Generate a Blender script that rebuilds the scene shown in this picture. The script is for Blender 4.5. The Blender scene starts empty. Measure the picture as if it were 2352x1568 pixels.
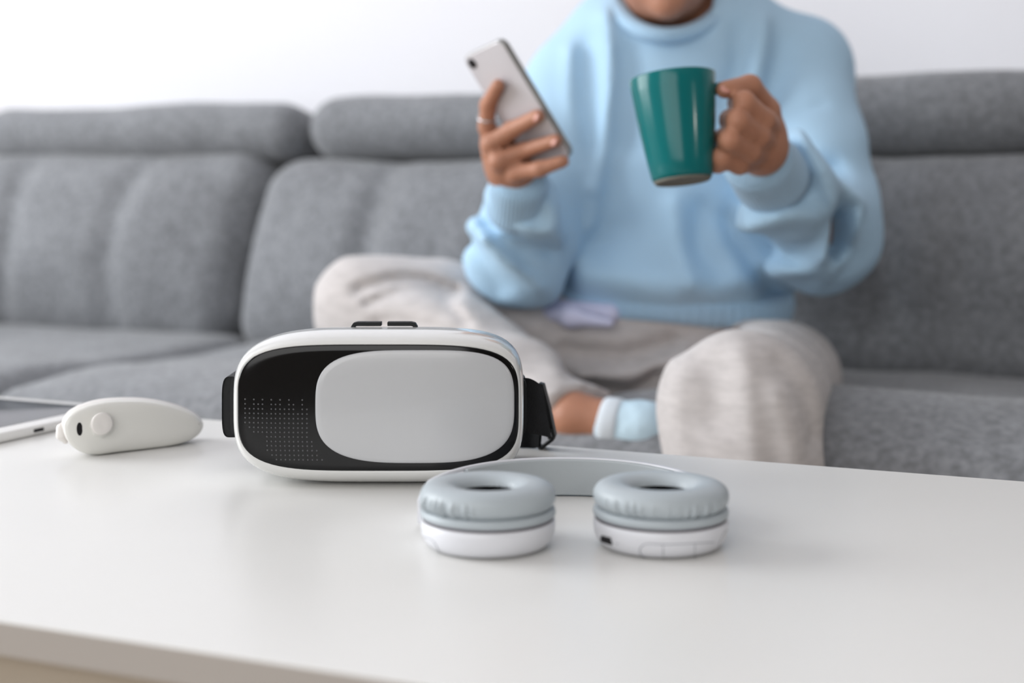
import bpy, bmesh, math
import numpy as np
from mathutils import Vector, Matrix

SC = bpy.context.scene
COL = SC.collection
TH = math.radians(6.3)
F = 3267.0
EYE = np.array([0, 0, 0.65])

# ------------------------------------------------------------------ camera
cd = bpy.data.cameras.new('camera')
cam = bpy.data.objects.new('camera', cd)
COL.objects.link(cam)
cam.location = EYE
cam.rotation_euler = (math.pi/2 - TH, 0, 0)
cd.sensor_width = 36
cd.lens = F/2352*36
cd.clip_start = 0.02
cd.dof.use_dof = True
cd.dof.focus_distance = 0.955
cd.dof.aperture_fstop = 3.8
SC.camera = cam

# ------------------------------------------------------------------ light
SC.view_settings.view_transform = 'Standard'
SC.view_settings.look = 'None'
SC.view_settings.gamma = 1
SC.view_settings.exposure = 0.13
SC.view_settings.use_curve_mapping = False
SC.cycles.use_denoising = True
SC.cycles.max_bounces = 8
SC.cycles.diffuse_bounces = 4

w = bpy.data.worlds.new('World')
SC.world = w
w.use_nodes = True
w.node_tree.nodes['Background'].inputs[0].default_value = (0.93, 0.96, 1.0, 1)
w.node_tree.nodes['Background'].inputs[1].default_value = 0.42


def area(name, loc, target, sx, sy, power, color=(1, 1, 1)):
    l = bpy.data.lights.new(name, 'AREA')
    l.shape = 'RECTANGLE'
    l.size = sx
    l.size_y = sy
    l.energy = power
    l.color = color
    o = bpy.data.objects.new(name, l)
    COL.objects.link(o)
    o.location = loc
    o.rotation_euler = (Vector(target)-Vector(loc)).to_track_quat('-Z', 'Y').to_euler()
    return o


def room(u, v, z):
    return (0.4151+0.9083*u+0.4183*v, 1.8569-0.4183*u+0.9083*v, z)


area('window_light', room(-2.64, -1.65, 1.40), room(0, -1.65, 1.1), 1.85, 1.7, 84, (0.95, 0.98, 1.0))
area('front_fill_light', room(0.3, -3.5, 1.35), room(.2, 0, 0.9), 2.4, 1.75, 31, (1, 0.99, 0.97))  # unseen fill light, added to brighten surfaces that face the camera
lamp = area('lamp_light', (1.55, 0.05, 0.95), (0.1, 1.3, 0.6), 0.06, 0.06, 1.6, (1, 0.96, 0.9))
lamp.data.shape = 'DISK'


# ------------------------------------------------------------------ helpers
def ray(px, py):
    r = np.array([(px-1176)/F, 0, 0]) + np.array([0, math.cos(TH), -math.sin(TH)])
    return r - (py-784)/F*np.array([0, math.sin(TH), math.cos(TH)])


def P(px, py, Y):
    r = ray(px, py)
    return EYE + r*(Y/r[1])


def G(px, py, z):
    r = ray(px, py)
    return EYE + r*((z-EYE[2])/r[2])


def srgb(r, g, b):
    def f(c):
        c /= 255
        return c/12.92 if c <= 0.04045 else ((c+0.055)/1.055)**2.4
    return (f(r), f(g), f(b), 1)


def mat(name, rgb, rough=0.5, spec=0.5, coat=0.0, bump=0.0, bscale=200, var=0.0, vscale=8,
        sheen=0.0, metal=0.0, stretch=None, var2=0.0, v2scale=60, sub=0.0, weave=0.0):
    m = bpy.data.materials.new(name)
    m.use_nodes = True
    nt = m.node_tree
    b = nt.nodes['Principled BSDF']
    c = srgb(*rgb)
    b.inputs['Base Color'].default_value = c
    b.inputs['Roughness'].default_value = rough
    b.inputs['Specular IOR Level'].default_value = spec
    b.inputs['Coat Weight'].default_value = coat
    b.inputs['Coat Roughness'].default_value = 0.04
    b.inputs['Metallic'].default_value = metal
    b.inputs['Sheen Weight'].default_value = sheen
    b.inputs['Sheen Roughness'].default_value = 0.5
    if sub:
        b.inputs['Subsurface Weight'].default_value = sub
        b.inputs['Subsurface Radius'].default_value = (0.012, 0.005, 0.003)
        b.inputs['Subsurface Scale'].default_value = 0.5
    tc = nt.nodes.new('ShaderNodeTexCoord')
    mp = nt.nodes.new('ShaderNodeMapping')
    nt.links.new(tc.outputs['Object'], mp.inputs[0])
    if stretch:
        mp.inputs['Scale'].default_value = stretch
    prev = None

    def noise(scale, detail=3):
        n = nt.nodes.new('ShaderNodeTexNoise')
        n.inputs['Scale'].default_value = scale
        n.inputs['Detail'].default_value = detail
        nt.links.new(mp.outputs[0], n.inputs['Vector'])
        return n
    for amt, sc in ((var, vscale), (var2, v2scale)):
        if amt:
            n = noise(sc)
            mr = nt.nodes.new('ShaderNodeMapRange')
            mr.inputs[1].default_value = 0.3
            mr.inputs[2].default_value = 0.7
            mr.inputs[3].default_value = 1-amt
            mr.inputs[4].default_value = 1+amt
            nt.links.new(n.outputs[0], mr.inputs[0])
            mx = nt.nodes.new('ShaderNodeVectorMath')
            mx.operation = 'SCALE'
            if prev is None:
                mx.inputs[0].default_value = c[:3]
            else:
                nt.links.new(prev, mx.inputs[0])
            nt.links.new(mr.outputs[0], mx.inputs['Scale'])
            prev = mx.outputs[0]
    if prev is not None:
        nt.links.new(prev, b.inputs['Base Color'])
    if bump:
        n = noise(bscale, 2)
        bp = nt.nodes.new('ShaderNodeBump')
        bp.inputs['Strength'].default_value = bump
        bp.inputs['Distance'].default_value = 0.002
        nt.links.new(n.outputs[0], bp.inputs['Height'])
        nt.links.new(bp.outputs[0], b.inputs['Normal'])
    return m


M = dict(
    wall=mat('wall_paint', (233, 233, 238), 0.8, 0.2, bump=0.05, bscale=300),
    wall_beige=mat('beige_wall_paint', (132, 124, 116), 0.8, 0.2, bump=0.05, bscale=300),
    floor=mat('floor_laminate', (176, 160, 140), 0.45, 0.4, var=0.12, vscale=3, stretch=(1, 8, 1)),
    table=mat('white_laminate', (224, 223, 220), 0.30, 0.45, bump=0.02, bscale=500, var=0.01),
    table_edge=mat('shaded_edge_band', (166, 161, 157), 0.4, 0.4, var=0.01),  # white edging toned down: shade of the near side put into the colour
    apron=mat('shaded_warm_apron', (160, 150, 137), 0.5, 0.4, var=0.02),  # white apron; its shade and warm floor bounce are put into the colour
    sofa=mat('grey_sofa_fabric', (128, 130, 134), 0.95, 0.1, bump=0.5, bscale=380, var=0.08, vscale=14, var2=0.26, v2scale=110, sheen=0.25),
    sofa_dark=mat('dark_sofa_seam', (66, 68, 72), 0.95, 0.1, bump=0.3, bscale=300, var=0.1),
    gloss_white=mat('gloss_white_plastic', (212, 212, 210), 0.18, 0.5, coat=0.6, var=0.005),
    panel=mat('pearl_grey_cover', (184, 185, 187), 0.22, 0.4, coat=0.2, var=0.005),
    gloss_black=mat('gloss_black_plastic', (10, 10, 11), 0.14, 0.3, var=0.1),
    black=mat('matt_black_plastic', (16, 18, 20), 0.55, 0.3, bump=0.1, bscale=300, var=0.1),
    strap=mat('black_elastic', (13, 14, 16), 0.85, 0.15, bump=0.6, bscale=900, var=0.15, vscale=100),
    dots=mat('dark_grey_hole', (84, 84, 86), 0.4, 0.4, var=0.1),
    hole=mat('dark_recess', (18, 15, 18), 0.6, 0.3, var=0.1),
    hp_white=mat('satin_white_plastic', (212, 213, 218), 0.35, 0.45, var=0.005),
    hp_line=mat('fine_grey_joint', (150, 152, 158), 0.5, 0.3, var=0.02),
    leather=mat('grey_soft_leatherette', (168, 176, 181), 0.42, 0.4, bump=0.05, bscale=700, var=0.02),
    hp_pad=mat('grey_headband_pad', (166, 172, 175), 0.5, 0.35, bump=0.05, bscale=500, var=0.02),
    hp_seam=mat('dark_ring_seam', (84, 78, 84), 0.6, 0.3, var=0.05),
    remote=mat('ivory_remote_plastic', (222, 221, 216), 0.28, 0.45, coat=0.2, var=0.01),
    remote_rim=mat('bright_remote_shell', (226, 222, 218), 0.3, 0.45, var=0.01),
    tablet=mat('tablet_white_frame', (232, 231, 229), 0.3, 0.5, var=0.01),
    screen=mat('tablet_dark_glass', (48, 51, 58), 0.12, 0.5, var=0.03),
    skin=mat('skin', (172, 122, 98), 0.5, 0.35, bump=0.12, bscale=260, var=0.07, vscale=30, sub=0.12),
    nail=mat('nail', (206, 150, 136), 0.35, 0.4, var=0.03),
    lip=mat('lip', (150, 84, 76), 0.4, 0.4, var=0.03),
    hair=mat('dark_hair', (38, 28, 24), 0.6, 0.3, bump=0.6, bscale=300, var=0.2, stretch=(1, 1, .1)),
    eye=mat('eye_white', (225, 222, 218), 0.2, 0.5, var=0.01),
    sweater=mat('light_blue_jersey', (174, 206, 230), 0.9, 0.15, bump=0.35, bscale=700, var=0.03, vscale=12, sheen=0.08),
    rib=mat('light_blue_rib', (168, 201, 227), 0.9, 0.15, bump=0.4, bscale=500, var=0.03, sheen=0.25),
    shirt=mat('lavender_undershirt', (208, 210, 236), 0.9, 0.15, bump=0.2, bscale=400, var=0.02),
    pants=mat('heather_grey_jersey', (196, 191, 190), 0.95, 0.1, bump=0.4, bscale=500, var=0.05, vscale=30, var2=0.08, v2scale=50, stretch=(1, 1, 3.5), sheen=0.2),
    sock=mat('pale_blue_sock', (196, 220, 234), 0.95, 0.1, bump=0.5, bscale=500, var=0.03),
    sock_white=mat('white_sock_cuff', (216, 224, 232), 0.95, 0.1, bump=0.5, bscale=500, var=0.03),
    mug=mat('teal_glaze', (16, 104, 106), 0.16, 0.3, var=0.03),
    mug_base=mat('unglazed_mug_foot', (112, 110, 102), 0.7, 0.3, var=0.05),
    phone=mat('silver_phone_back', (196, 193, 198), 0.25, 0.5, coat=0.3, metal=0.0, var=0.01),
    phone_edge=mat('phone_metal_edge', (150, 150, 148), 0.3, 0.5, metal=0.7, var=0.03),
    silver=mat('silver_metal', (205, 205, 208), 0.25, 0.5, metal=1.0, var=0.02),
)


def link(name, verts, faces, m, parent=None, smooth=True):
    me = bpy.data.meshes.new(name)
    if isinstance(faces, np.ndarray):
        faces = faces.tolist()
    me.from_pydata([tuple(map(float, v)) for v in verts], [], faces)
    me.update()
    if smooth:
        me.polygons.foreach_set('use_smooth', [True]*len(me.polygons))
    me.materials.append(M[m] if isinstance(m, str) else m)
    o = bpy.data.objects.new(name, me)
    COL.objects.link(o)
    if parent is not None:
        o.parent = parent
        o.matrix_parent_inverse = parent.matrix_world.inverted() if parent.type != 'EMPTY' else Matrix.Translation(-parent.location)
    return o


def fixn(o):
    bm = bmesh.new()
    bm.from_mesh(o.data)
    bmesh.ops.recalc_face_normals(bm, faces=bm.faces)
    bm.to_mesh(o.data)
    bm.free()
    return o


def thing(name, label, cat, loc):
    o = bpy.data.objects.new(name, None)
    o.empty_display_size = 0.05
    COL.objects.link(o)
    o.location = loc
    o['label'] = label
    o['category'] = cat
    return o


def struct(o):
    o['kind'] = 'structure'
    return o


class MB:
    """collects shapes for one mesh (world coordinates)"""
    def __init__(s):
        s.v = []
        s.f = []

    def add(s, v, f):
        k = len(s.v)
        s.v += [tuple(map(float, q)) for q in v]
        s.f += [tuple(i+k for i in q) for q in f]
        return s

    def build(s, name, m, parent=None, smooth=True, bevel=0, seg=3, sharp=None):
        o = link(name, s.v, s.f, m, parent, smooth)
        fixn(o)
        if bevel:
            b = o.modifiers.new('bevel', 'BEVEL')
            b.width = bevel
            b.segments = seg
            b.limit_method = 'ANGLE'
            b.angle_limit = math.radians(40)
            b.harden_normals = True
        elif sharp and smooth:
            o.data.set_sharp_from_angle(angle=math.radians(sharp))
        return o


def box(lo, hi, frame=None):
    v = [(x, y, z) for x in (lo[0], hi[0]) for y in (lo[1], hi[1]) for z in (lo[2], hi[2])]
    if frame is not None:
        v = [frame(q) for q in v]
    f = [(0, 1, 3, 2), (4, 6, 7, 5), (0, 4, 5, 1), (2, 3, 7, 6), (0, 2, 6, 4), (1, 5, 7, 3)]
    return v, f


def loft(rings, cap0=True, cap1=True, closed=True):
    n = len(rings[0])
    v = [p for r in rings for p in r]
    f = []
    for i in range(len(rings)-1):
        for j in range(n if closed else n-1):
            k = (j+1) % n
            f.append((i*n+j, i*n+k, (i+1)*n+k, (i+1)*n+j))
    for flag, i in ((cap0, 0), (cap1, len(rings)-1)):
        if flag:
            c = np.mean(np.array(rings[i]), axis=0)
            v.append(tuple(c))
            q = len(v)-1
            f += [(i*n+j, i*n+(j+1) % n, q) for j in range(n)]
    return v, f


def tube(path, rad, n=10, closed=False, flat=None):
    path = [np.array(p, float) for p in path]
    m = len(path)
    rings = []
    up = np.array([0, 0, 1.0])
    for i, p in enumerate(path):
        if closed:
            t = path[(i+1) % m]-path[i-1]
        else:
            t = path[min(i+1, m-1)]-path[max(i-1, 0)]
        t = t/np.linalg.norm(t)
        a = np.cross(t, up)
        if np.linalg.norm(a) < 1e-3:
            a = np.array([1.0, 0, 0])
        a /= np.linalg.norm(a)
        b = np.cross(a, t)
        r = rad[i] if hasattr(rad, '__len__') else rad
        fl = flat or 1
        rings.append([p+r*(math.cos(q)*a+fl*math.sin(q)*b) for q in np.linspace(0, 2*math.pi, n, endpoint=False)])
    if closed:
        rings.append(rings[0])
        return loft(rings, False, False)
    return loft(rings)


def revolve(profile, c, n=64, ax=None, wob=None):
    """profile [(r,z)], about axis through c; ax = (x,y,z) orthonormal basis"""
    if ax is None:
        ax = (np.array([1., 0, 0]), np.array([0, 1., 0]), np.array([0, 0, 1.]))
    c = np.array(c, float)
    rings = []
    for i, (r, z) in enumerate(profile):
        ring = []
        for q in np.linspace(0, 2*math.pi, n, endpoint=False):
            rr, zz = (r, z) if wob is None else wob(i, r, z, q)
            ring.append(c+rr*(math.cos(q)*ax[0]+math.sin(q)*ax[1])+zz*ax[2])
        rings.append(ring)
    return loft(rings, profile[0][0] > 1e-6, profile[-1][0] > 1e-6)


def catmull(pts, n=8, closed=True):
    pts = np.array(pts, float)
    m = len(pts)
    out = []
    for i in range(m if closed else m-1):
        g = lambda k: pts[k % m] if closed else pts[min(max(k, 0), m-1)]
        p0, p1, p2, p3 = g(i-1), g(i), g(i+1), g(i+2)
        for t in np.linspace(0, 1, n, endpoint=False):
            out.append(0.5*((2*p1)+(p2-p0)*t+(2*p0-5*p1+4*p2-p3)*t*t+(3*p1-p0-3*p2+p3)*t**3))
    if not closed:
        out.append(pts[-1])
    return np.array(out)


def quadsuper(cx, cz, hw, hh, exps, n=128):
    """superellipse whose exponent differs by quadrant (tr, tl, bl, br)"""
    out = []
    for q in np.linspace(0, 2*math.pi, n, endpoint=False):
        c, s = math.cos(q), math.sin(q)
        e = exps[int(q//(math.pi/2)) % 4]
        r = (abs(c)**e+abs(s)**e)**(-1/e)
        out.append((cx+hw*c*r, cz+hh*s*r))
    return np.array(out)


# ------------------------------------------------------------------ implicit surfaces
rng = np.random.RandomState(5)
_NK = rng.normal(size=(14, 3))
_NK /= np.linalg.norm(_NK, axis=1)[:, None]
_NP = rng.uniform(0, 6.28, 14)


def nz(p, freq, off=0):
    """cheap smooth noise in about [-1,1]"""
    r = np.zeros(len(p), np.float32)
    for i in range(7):
        k = _NK[(i+off) % 14]
        r += np.sin((p@k)*freq*(0.7+0.12*i)+_NP[(i+off) % 14]+1.3*np.sin((p@_NK[(i+off+5) % 14])*freq*0.6+i))
    return r/4.0


def cap(a, b, ra, rb=None, sc=None, disp=None):
    a = np.array(a, float)
    b = np.array(b, float)
    rb = ra if rb is None else rb
    S = np.ones(3) if sc is None else np.array(sc, float)
    A, B = a*S, b*S
    d = B-A
    L = max(float(d@d), 1e-9)

    def f(p):
        q = p*S-A
        t = np.clip((q@d)/L, 0, 1)
        r = np.linalg.norm(q-t[:, None]*d, axis=1)-(ra+(rb-ra)*t)
        if disp is not None:
            r = r-disp(p, t)
        return r
    return f


def chain(pts, rads, k=0.004):
    fs = [cap(pts[i], pts[i+1], rads[i], rads[i+1]) for i in range(len(pts)-1)]
    return fs[0] if len(fs) == 1 else smin(fs, k)


def smin(fs, k):
    def f(p):
        d = fs[0](p)
        for g in fs[1:]:
            e = g(p)
            h = np.clip(0.5+0.5*(e-d)/k, 0, 1)
            d = e+(d-e)*h-k*h*(1-h)
        return d
    return f


def hmin(fs):
    def f(p):
        d = fs[0](p)
        for g in fs[1:]:
            d = np.minimum(d, g(p))
        return d
    return f


def ell(c, r, R=None):
    c = np.array(c, float)
    r = np.array(r, float)

    def f(p):
        q = p-c
        if R is not None:
            q = q@R
        k0 = np.linalg.norm(q/r, axis=1)
        k1 = np.linalg.norm(q/(r*r), axis=1)
        return k0*(k0-1)/np.maximum(k1, 1e-6)
    return f


def rbox(org, ax, lo, hi, rad, disp=None, shear=None):
    """rounded box in a local frame; ax rows = axes"""
    org = np.array(org, float)
    A = np.array(ax, float)
    lo = np.array(lo, float)
    hi = np.array(hi, float)
    c = (lo+hi)/2
    h = (hi-lo)/2-rad

    def f(p):
        l = (p-org)@A.T
        if shear is not None:
            l[:, 0] += shear[0]*(1-l[:, 2]/shear[1])
        q = np.abs(l-c)-h
        d = np.linalg.norm(np.maximum(q, 0), axis=1)+np.minimum(q.max(1), 0)-rad
        if disp is not None:
            d = d-disp(l, (l-c)/((hi-lo)/2))
        return d
    return f


def sdf_mesh(name, f, lo, hi, h, m, parent=None, margin=0.02):
    lo = np.array(lo, float)
    hi = np.array(hi, float)
    B = 8
    n = (np.ceil((hi-lo)/h/B).astype(int))*B+1
    nb = (n-1)//B
    bc = np.stack(np.meshgrid(*[lo[i]+(np.arange(nb[i])*B+B/2)*h for i in range(3)], indexing='ij'), -1).reshape(-1, 3)
    fb = np.concatenate([f(bc[i:i+50000]) for i in range(0, len(bc), 50000)])
    rad = B*h*0.87+margin
    D = np.repeat(np.repeat(np.repeat(fb.reshape(nb), B, 0), B, 1), B, 2)
    V = np.full(n, 1.0, np.float32)
    V[:-1, :-1, :-1] = D
    idx = np.argwhere(np.abs(fb.reshape(nb)) < rad)
    loc = np.stack(np.meshgrid(*[np.arange(B+1)]*3, indexing='ij'), -1).reshape(-1, 3)
    for s in range(0, len(idx), 400):
        g = (idx[s:s+400]*B)[:, None, :]+loc[None]
        g = g.reshape(-1, 3)
        V[g[:, 0], g[:, 1], g[:, 2]] = f(lo+g*h)
    V[0] = V[-1] = 1
    V[:, 0] = V[:, -1] = 1
    V[:, :, 0] = V[:, :, -1] = 1
    ins = V < 0
    # cells
    cnt = sum(ins[a:n[0]-1+a, b:n[1]-1+b, c:n[2]-1+c].astype(np.int8) for a in (0, 1) for b in (0, 1) for c in (0, 1))
    cells = np.argwhere((cnt > 0) & (cnt < 8))
    cid = np.full(tuple(n-1), -1, np.int64)
    cid[cells[:, 0], cells[:, 1], cells[:, 2]] = np.arange(len(cells))
    acc = np.zeros((len(cells), 3))
    num = np.zeros(len(cells))
    for ax in range(3):
        o1, o2 = [i for i in range(3) if i != ax]
        for a in (0, 1):
            for b in (0, 1):
                s0 = cells.copy()
                s0[:, o1] += a
                s0[:, o2] += b
                s1 = s0.copy()
                s1[:, ax] += 1
                v0 = V[s0[:, 0], s0[:, 1], s0[:, 2]]
                v1 = V[s1[:, 0], s1[:, 1], s1[:, 2]]
                c = (v0 < 0) != (v1 < 0)
                t = np.where(c, v0/np.where(c, v0-v1, 1), 0)
                p = s0.astype(float)
                p[:, ax] += t
                acc += p*c[:, None]
                num += c
    verts = lo+acc/num[:, None]*h
    faces = []
    for ax in range(3):
        o1, o2 = (ax+1) % 3, (ax+2) % 3
        sl0 = [slice(0, n[i]-1) for i in range(3)]
        sl1 = list(sl0)
        sl1[ax] = slice(1, n[ax])
        cr = ins[tuple(sl0)] != ins[tuple(sl1)]
        e = np.argwhere(cr)
        e = e[(e[:, o1] > 0) & (e[:, o2] > 0)]
        def c(da, db):
            q = e.copy()
            q[:, o1] -= da
            q[:, o2] -= db
            return cid[q[:, 0], q[:, 1], q[:, 2]]
        quad = np.stack([c(1, 1), c(0, 1), c(0, 0), c(1, 0)], 1)
        inside = ins[e[:, 0], e[:, 1], e[:, 2]]
        quad[~inside] = quad[~inside][:, ::-1]
        faces.append(quad[(quad >= 0).all(1)])
    faces = np.concatenate(faces)
    me = bpy.data.meshes.new(name)
    me.vertices.add(len(verts))
    me.vertices.foreach_set('co', verts.astype(np.float32).ravel())
    me.loops.add(len(faces)*4)
    me.loops.foreach_set('vertex_index', faces.ravel().astype(np.int32))
    me.polygons.add(len(faces))
    me.polygons.foreach_set('loop_start', (np.arange(len(faces))*4).astype(np.int32))
    me.update(calc_edges=True)
    me.validate()
    me.polygons.foreach_set('use_smooth', [True]*len(me.polygons))
    me.materials.append(M[m])
    o = bpy.data.objects.new(name, me)
    COL.objects.link(o)
    if parent is not None:
        o.parent = parent
        o.matrix_parent_inverse = Matrix.Translation(-parent.location)
    return o


# ================================================================== setting
U = np.array([0.9083, -0.4183, 0])       # along the sofa, to the right
Vv = np.array([0.4183, 0.9083, 0])       # towards the wall
Zz = np.array([0, 0, 1.0])
O = np.array([0.4151, 1.8569, 0.0])


def S(u, v, z):
    return O+U*u+Vv*v+Zz*z


fr = lambda q: S(*q)
WB = 0.40
UL, UR, VF = -2.7, 3.2, -3.6
MB().add(*box((UL-.1, WB, 0), (UR+.1, WB+0.1, 2.6), fr)).build('wall_back', 'wall', smooth=False)['kind'] = 'structure'
MB().add(*box((UL-.1, VF-.1, -0.05), (UR+.1, WB+0.1, 0), fr)).build('floor', 'floor', smooth=False)['kind'] = 'structure'
MB().add(*box((UL-.1, VF-.1, 2.6), (UR+.1, WB+0.1, 2.7), fr)).build('ceiling', 'wall', smooth=False)['kind'] = 'structure'
MB().add(*box((UR, VF, 0), (UR+.1, WB, 2.6), fr)).build('wall_right', 'wall_beige', smooth=False)['kind'] = 'structure'
MB().add(*box((UL, WB-0.015, 0), (UR, WB, 0.08), fr)).build('baseboard_back', 'wall', smooth=False)['kind'] = 'structure'


def wall_with_opening(name, mk, a0, a1, o0, o1, z0, z1, m):
    mb = MB()
    for lo_, hi_ in (((a0, 0), (o0, 2.6)), ((o1, 0), (a1, 2.6)), ((o0, 0), (o1, z0)), ((o0, z1), (o1, 2.6))):
        mb.add(*mk(lo_, hi_))
    mb.build(name, m, smooth=False)['kind'] = 'structure'


wall_with_opening('wall_left', lambda a, b: box((UL-.1, a[0], a[1]), (UL, b[0], b[1]), fr), VF, WB, -2.6, -.7, .5, 2.3, 'wall')
wall_with_opening('wall_front', lambda a, b: box((a[0], VF-.1, a[1]), (b[0], VF, b[1]), fr), UL, UR, -1.0, 1.6, .45, 2.25, 'wall_beige')
BARS = (((0, 0), (.03, 1)), ((.97, 0), (1, 1)), ((0, 0), (1, .035)), ((0, .965), (1, 1)), ((.485, 0), (.515, 1)))
mb = MB()
for a, b in BARS:
    mb.add(*box((UL-.07, -2.6+1.9*a[0], .5+1.8*a[1]), (UL-.02, -2.6+1.9*b[0], .5+1.8*b[1]), fr))
mb.build('window_1', 'hp_white', smooth=False)['kind'] = 'structure'
mb = MB()
for a, b in BARS:
    mb.add(*box((-1.0+2.6*a[0], VF-.07, .45+1.8*a[1]), (-1.0+2.6*b[0], VF-.02, .45+1.8*b[1]), fr))
mb.build('front_fill_window', 'hp_white', smooth=False)['kind'] = 'structure'  # invented window out of view, framing the added front fill light

# ================================================================== sofa
sofa = thing('sofa', 'long charcoal grey fabric sofa with tufted back cushions against the white wall', 'sofa', S(-0.5, -0.1, 0))


def crease_disp(creases, bulge, face, seed, cw=0.028, cd_=0.020, extra=None):
    def d(l, n):
        x, y, z = n[:, 0], n[:, 1], n[:, 2]
        e = np.clip(1-np.abs(x)**3, 0, 1)
        if face == 'front':
            g = np.clip(1-z*z, 0, 1)
            r = bulge*e*g*np.clip(-y+0.3, 0, 1)
            for c, amt in creases:
                r -= amt*cd_*np.exp(-((l[:, 0]-c-0.010*np.sin(l[:, 2]*12+c*9))/cw)**2)*np.clip(-y, 0, 1)*g**0.5
        else:
            g = np.clip(1-np.abs(y)**3, 0, 1)
            r = bulge*e*g*np.clip(z+0.3, 0, 1)
        r += 0.004*nz(l, 16, seed)+0.0016*nz(l, 45, seed+3)
        if extra is not None:
            r = r+extra(l, n)
        return r
    return d


bounds = [-1.635, -0.925, -0.205, 0.515, 1.22]
lean = math.radians(13)
lax = [U, Vv*math.cos(lean)-Zz*math.sin(lean), Zz*math.cos(lean)+Vv*math.sin(lean)]
corners = [P(-150, 600, 1)]
for i in range(4):
    a, b = bounds[i], bounds[i+1]
    mid = [(a+0.24, 1), (a+0.48, 0.8)] if i < 2 else [(a+0.24, .5), (a+0.48, .5)]
    if i == 2:
        mid = [(a+0.268, .7), (a+0.375, .4), (a+.54, .5)]
    # seat cushion
    def ex(l, n, i=i, a=a, b=b):
        r = (0.034 if i == 2 else .022)*np.exp(-((l[:, 1]+0.43)/0.11)**2)*np.clip(n[:, 2], 0, 1)*np.clip(1-n[:, 0]**4, 0, 1)
        if i < 1:
            r = r*0.6
        return r
    lo = S(a, 0, 0.0)
    pts = np.array([S(x, y, z) for x in (a-.03, b+.03) for y in (-.72, .14) for z in (.1, .5)])
    sdf_mesh('seat_cushion', rbox(O, [U, Vv, Zz], (a+.003, -0.585, 0.19), (b-.003, 0.10, 0.402), 0.055,
             crease_disp([], 0.008, 'top', i, extra=ex)), pts.min(0), pts.max(0), 0.009, 'sofa', sofa)
    # back cushion, leaning
    org = S(0, 0.0, 0.385)
    def ey(l, n, i=i, a=a, b=b):
        r = -(.06 if i == 2 else .018)*np.exp(-((n[:, 2]+1)/(.8 if i == 2 else .55))**2)*np.clip(-n[:, 1], 0, 1)
        # radiating tension folds at the left cushion's right edge
        if i == 0:
            r = r+0.006*np.sin(l[:, 2]*60+l[:, 0]*30)*np.exp(-((l[:, 0]-b+.03)/.06)**2)
        return r
    pts = np.array([org+lax[0]*x+lax[1]*y+lax[2]*z for x in (a-.11, b+.05) for y in (-.08, .24) for z in (-.06, .40)])
    top = 0.335 if i == 0 else 0.322
    shr = .055 if i < 2 else 0
    bx_ = lambda l: l
    sdf_mesh('back_cushion', rbox(org, lax, (a+.002, -0.006, 0), (b-.002, 0.19, top), 0.06,
             crease_disp(mid, 0.045, 'front', i+4, extra=ey), shear=(shr, top)), pts.min(0), pts.max(0), 0.008, 'sofa', sofa)
    # headrest
    org = S(0, 0.085, 0.70)
    a, b = a+.048, b+.048
    pts = np.array([org+lax[0]*x+lax[1]*y+lax[2]*z for x in (a-.05, b+.05) for y in (-.05, .24) for z in (-.06, .18)])
    sdf_mesh('headrest', rbox(org, lax, (a+.006+(.015 if i == 0 else 0), -0.008, 0.0), (b-.006, 0.15, (0.093, 0.097, 0.110, 0.11)[i]), 0.05,
             crease_disp([], 0.014, 'front', i+8)), pts.min(0), pts.max(0), 0.007, 'sofa', sofa)
MB().add(*box((-1.66, 0.17, 0.06), (1.24, 0.32, 0.70), fr)).build('back_frame', 'sofa', sofa, bevel=0.03)
MB().add(*box((-1.66, -0.53, 0.06), (1.24, 0.18, 0.21), fr)).build('base', 'sofa', sofa, bevel=0.015)
for u in (-1.85, 1.24):
    MB().add(*box((u, -0.56, 0.06), (u+.19, 0.30, 0.56), fr)).build('armrest', 'sofa', sofa, bevel=0.05, seg=4)
for u in (-1.75, 1.33):
    for v in (-0.45, 0.22):
        c = S(u, v, 0)
        MB().add(*revolve([(.018, 0), (.026, .06)], c, 20)).build('leg', 'black', sofa, sharp=40)

# ================================================================== coffee table
A1 = G(2352, 1105, .45)
B1 = G(480, 963, .45)
TU = (A1-B1)/np.linalg.norm(A1-B1)
TV = np.array([-TU[1], TU[0], 0])
TO = A1.copy()
TO[2] = 0
tf = lambda q: TO+TU*q[0]+TV*q[1]+Zz*q[2]
TW = 0.512
table = thing('coffee_table', 'white rectangular laminate coffee table in front of the sofa', 'table', tf((-.45, -.25, 0)))
MB().add(*box((-1.05, -TW, 0.4335), (0.16, 0, 0.45), tf)).build('tabletop', 'table', table, bevel=0.0008, seg=2)
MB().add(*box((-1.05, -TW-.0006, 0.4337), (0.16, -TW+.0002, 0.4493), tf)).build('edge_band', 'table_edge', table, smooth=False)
ap = MB()
ap.add(*box((-1.01, -TW+.012, 0.345), (0.12, -TW+.03, 0.4335), tf))
ap.build('apron', 'apron', table, smooth=False)
MB().add(*box((-1.01, -.03, 0.345), (0.12, -.012, 0.4335), tf)).build('apron', 'apron', table, smooth=False)
for u in (-1.03, 0.08):
    for v in (-TW+.01, -.07):
        MB().add(*box((u, v, 0), (u+.06, v+.06, 0.4335), tf)).build('leg', 'table', table, bevel=0.002, seg=2)

# ================================================================== headset
YC = 0.950
hs = thing('virtual_reality_headset', 'white and black virtual reality headset standing on the white table', 'headset', (-0.089, 0.98, 0.45))


def ring_px(cx, cy, hw, hh, exps, Y, n=128):
    pts = quadsuper(cx, cy, hw, -hh, exps, n)
    return np.array([P(a, b, Y) for a, b in pts])


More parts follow.
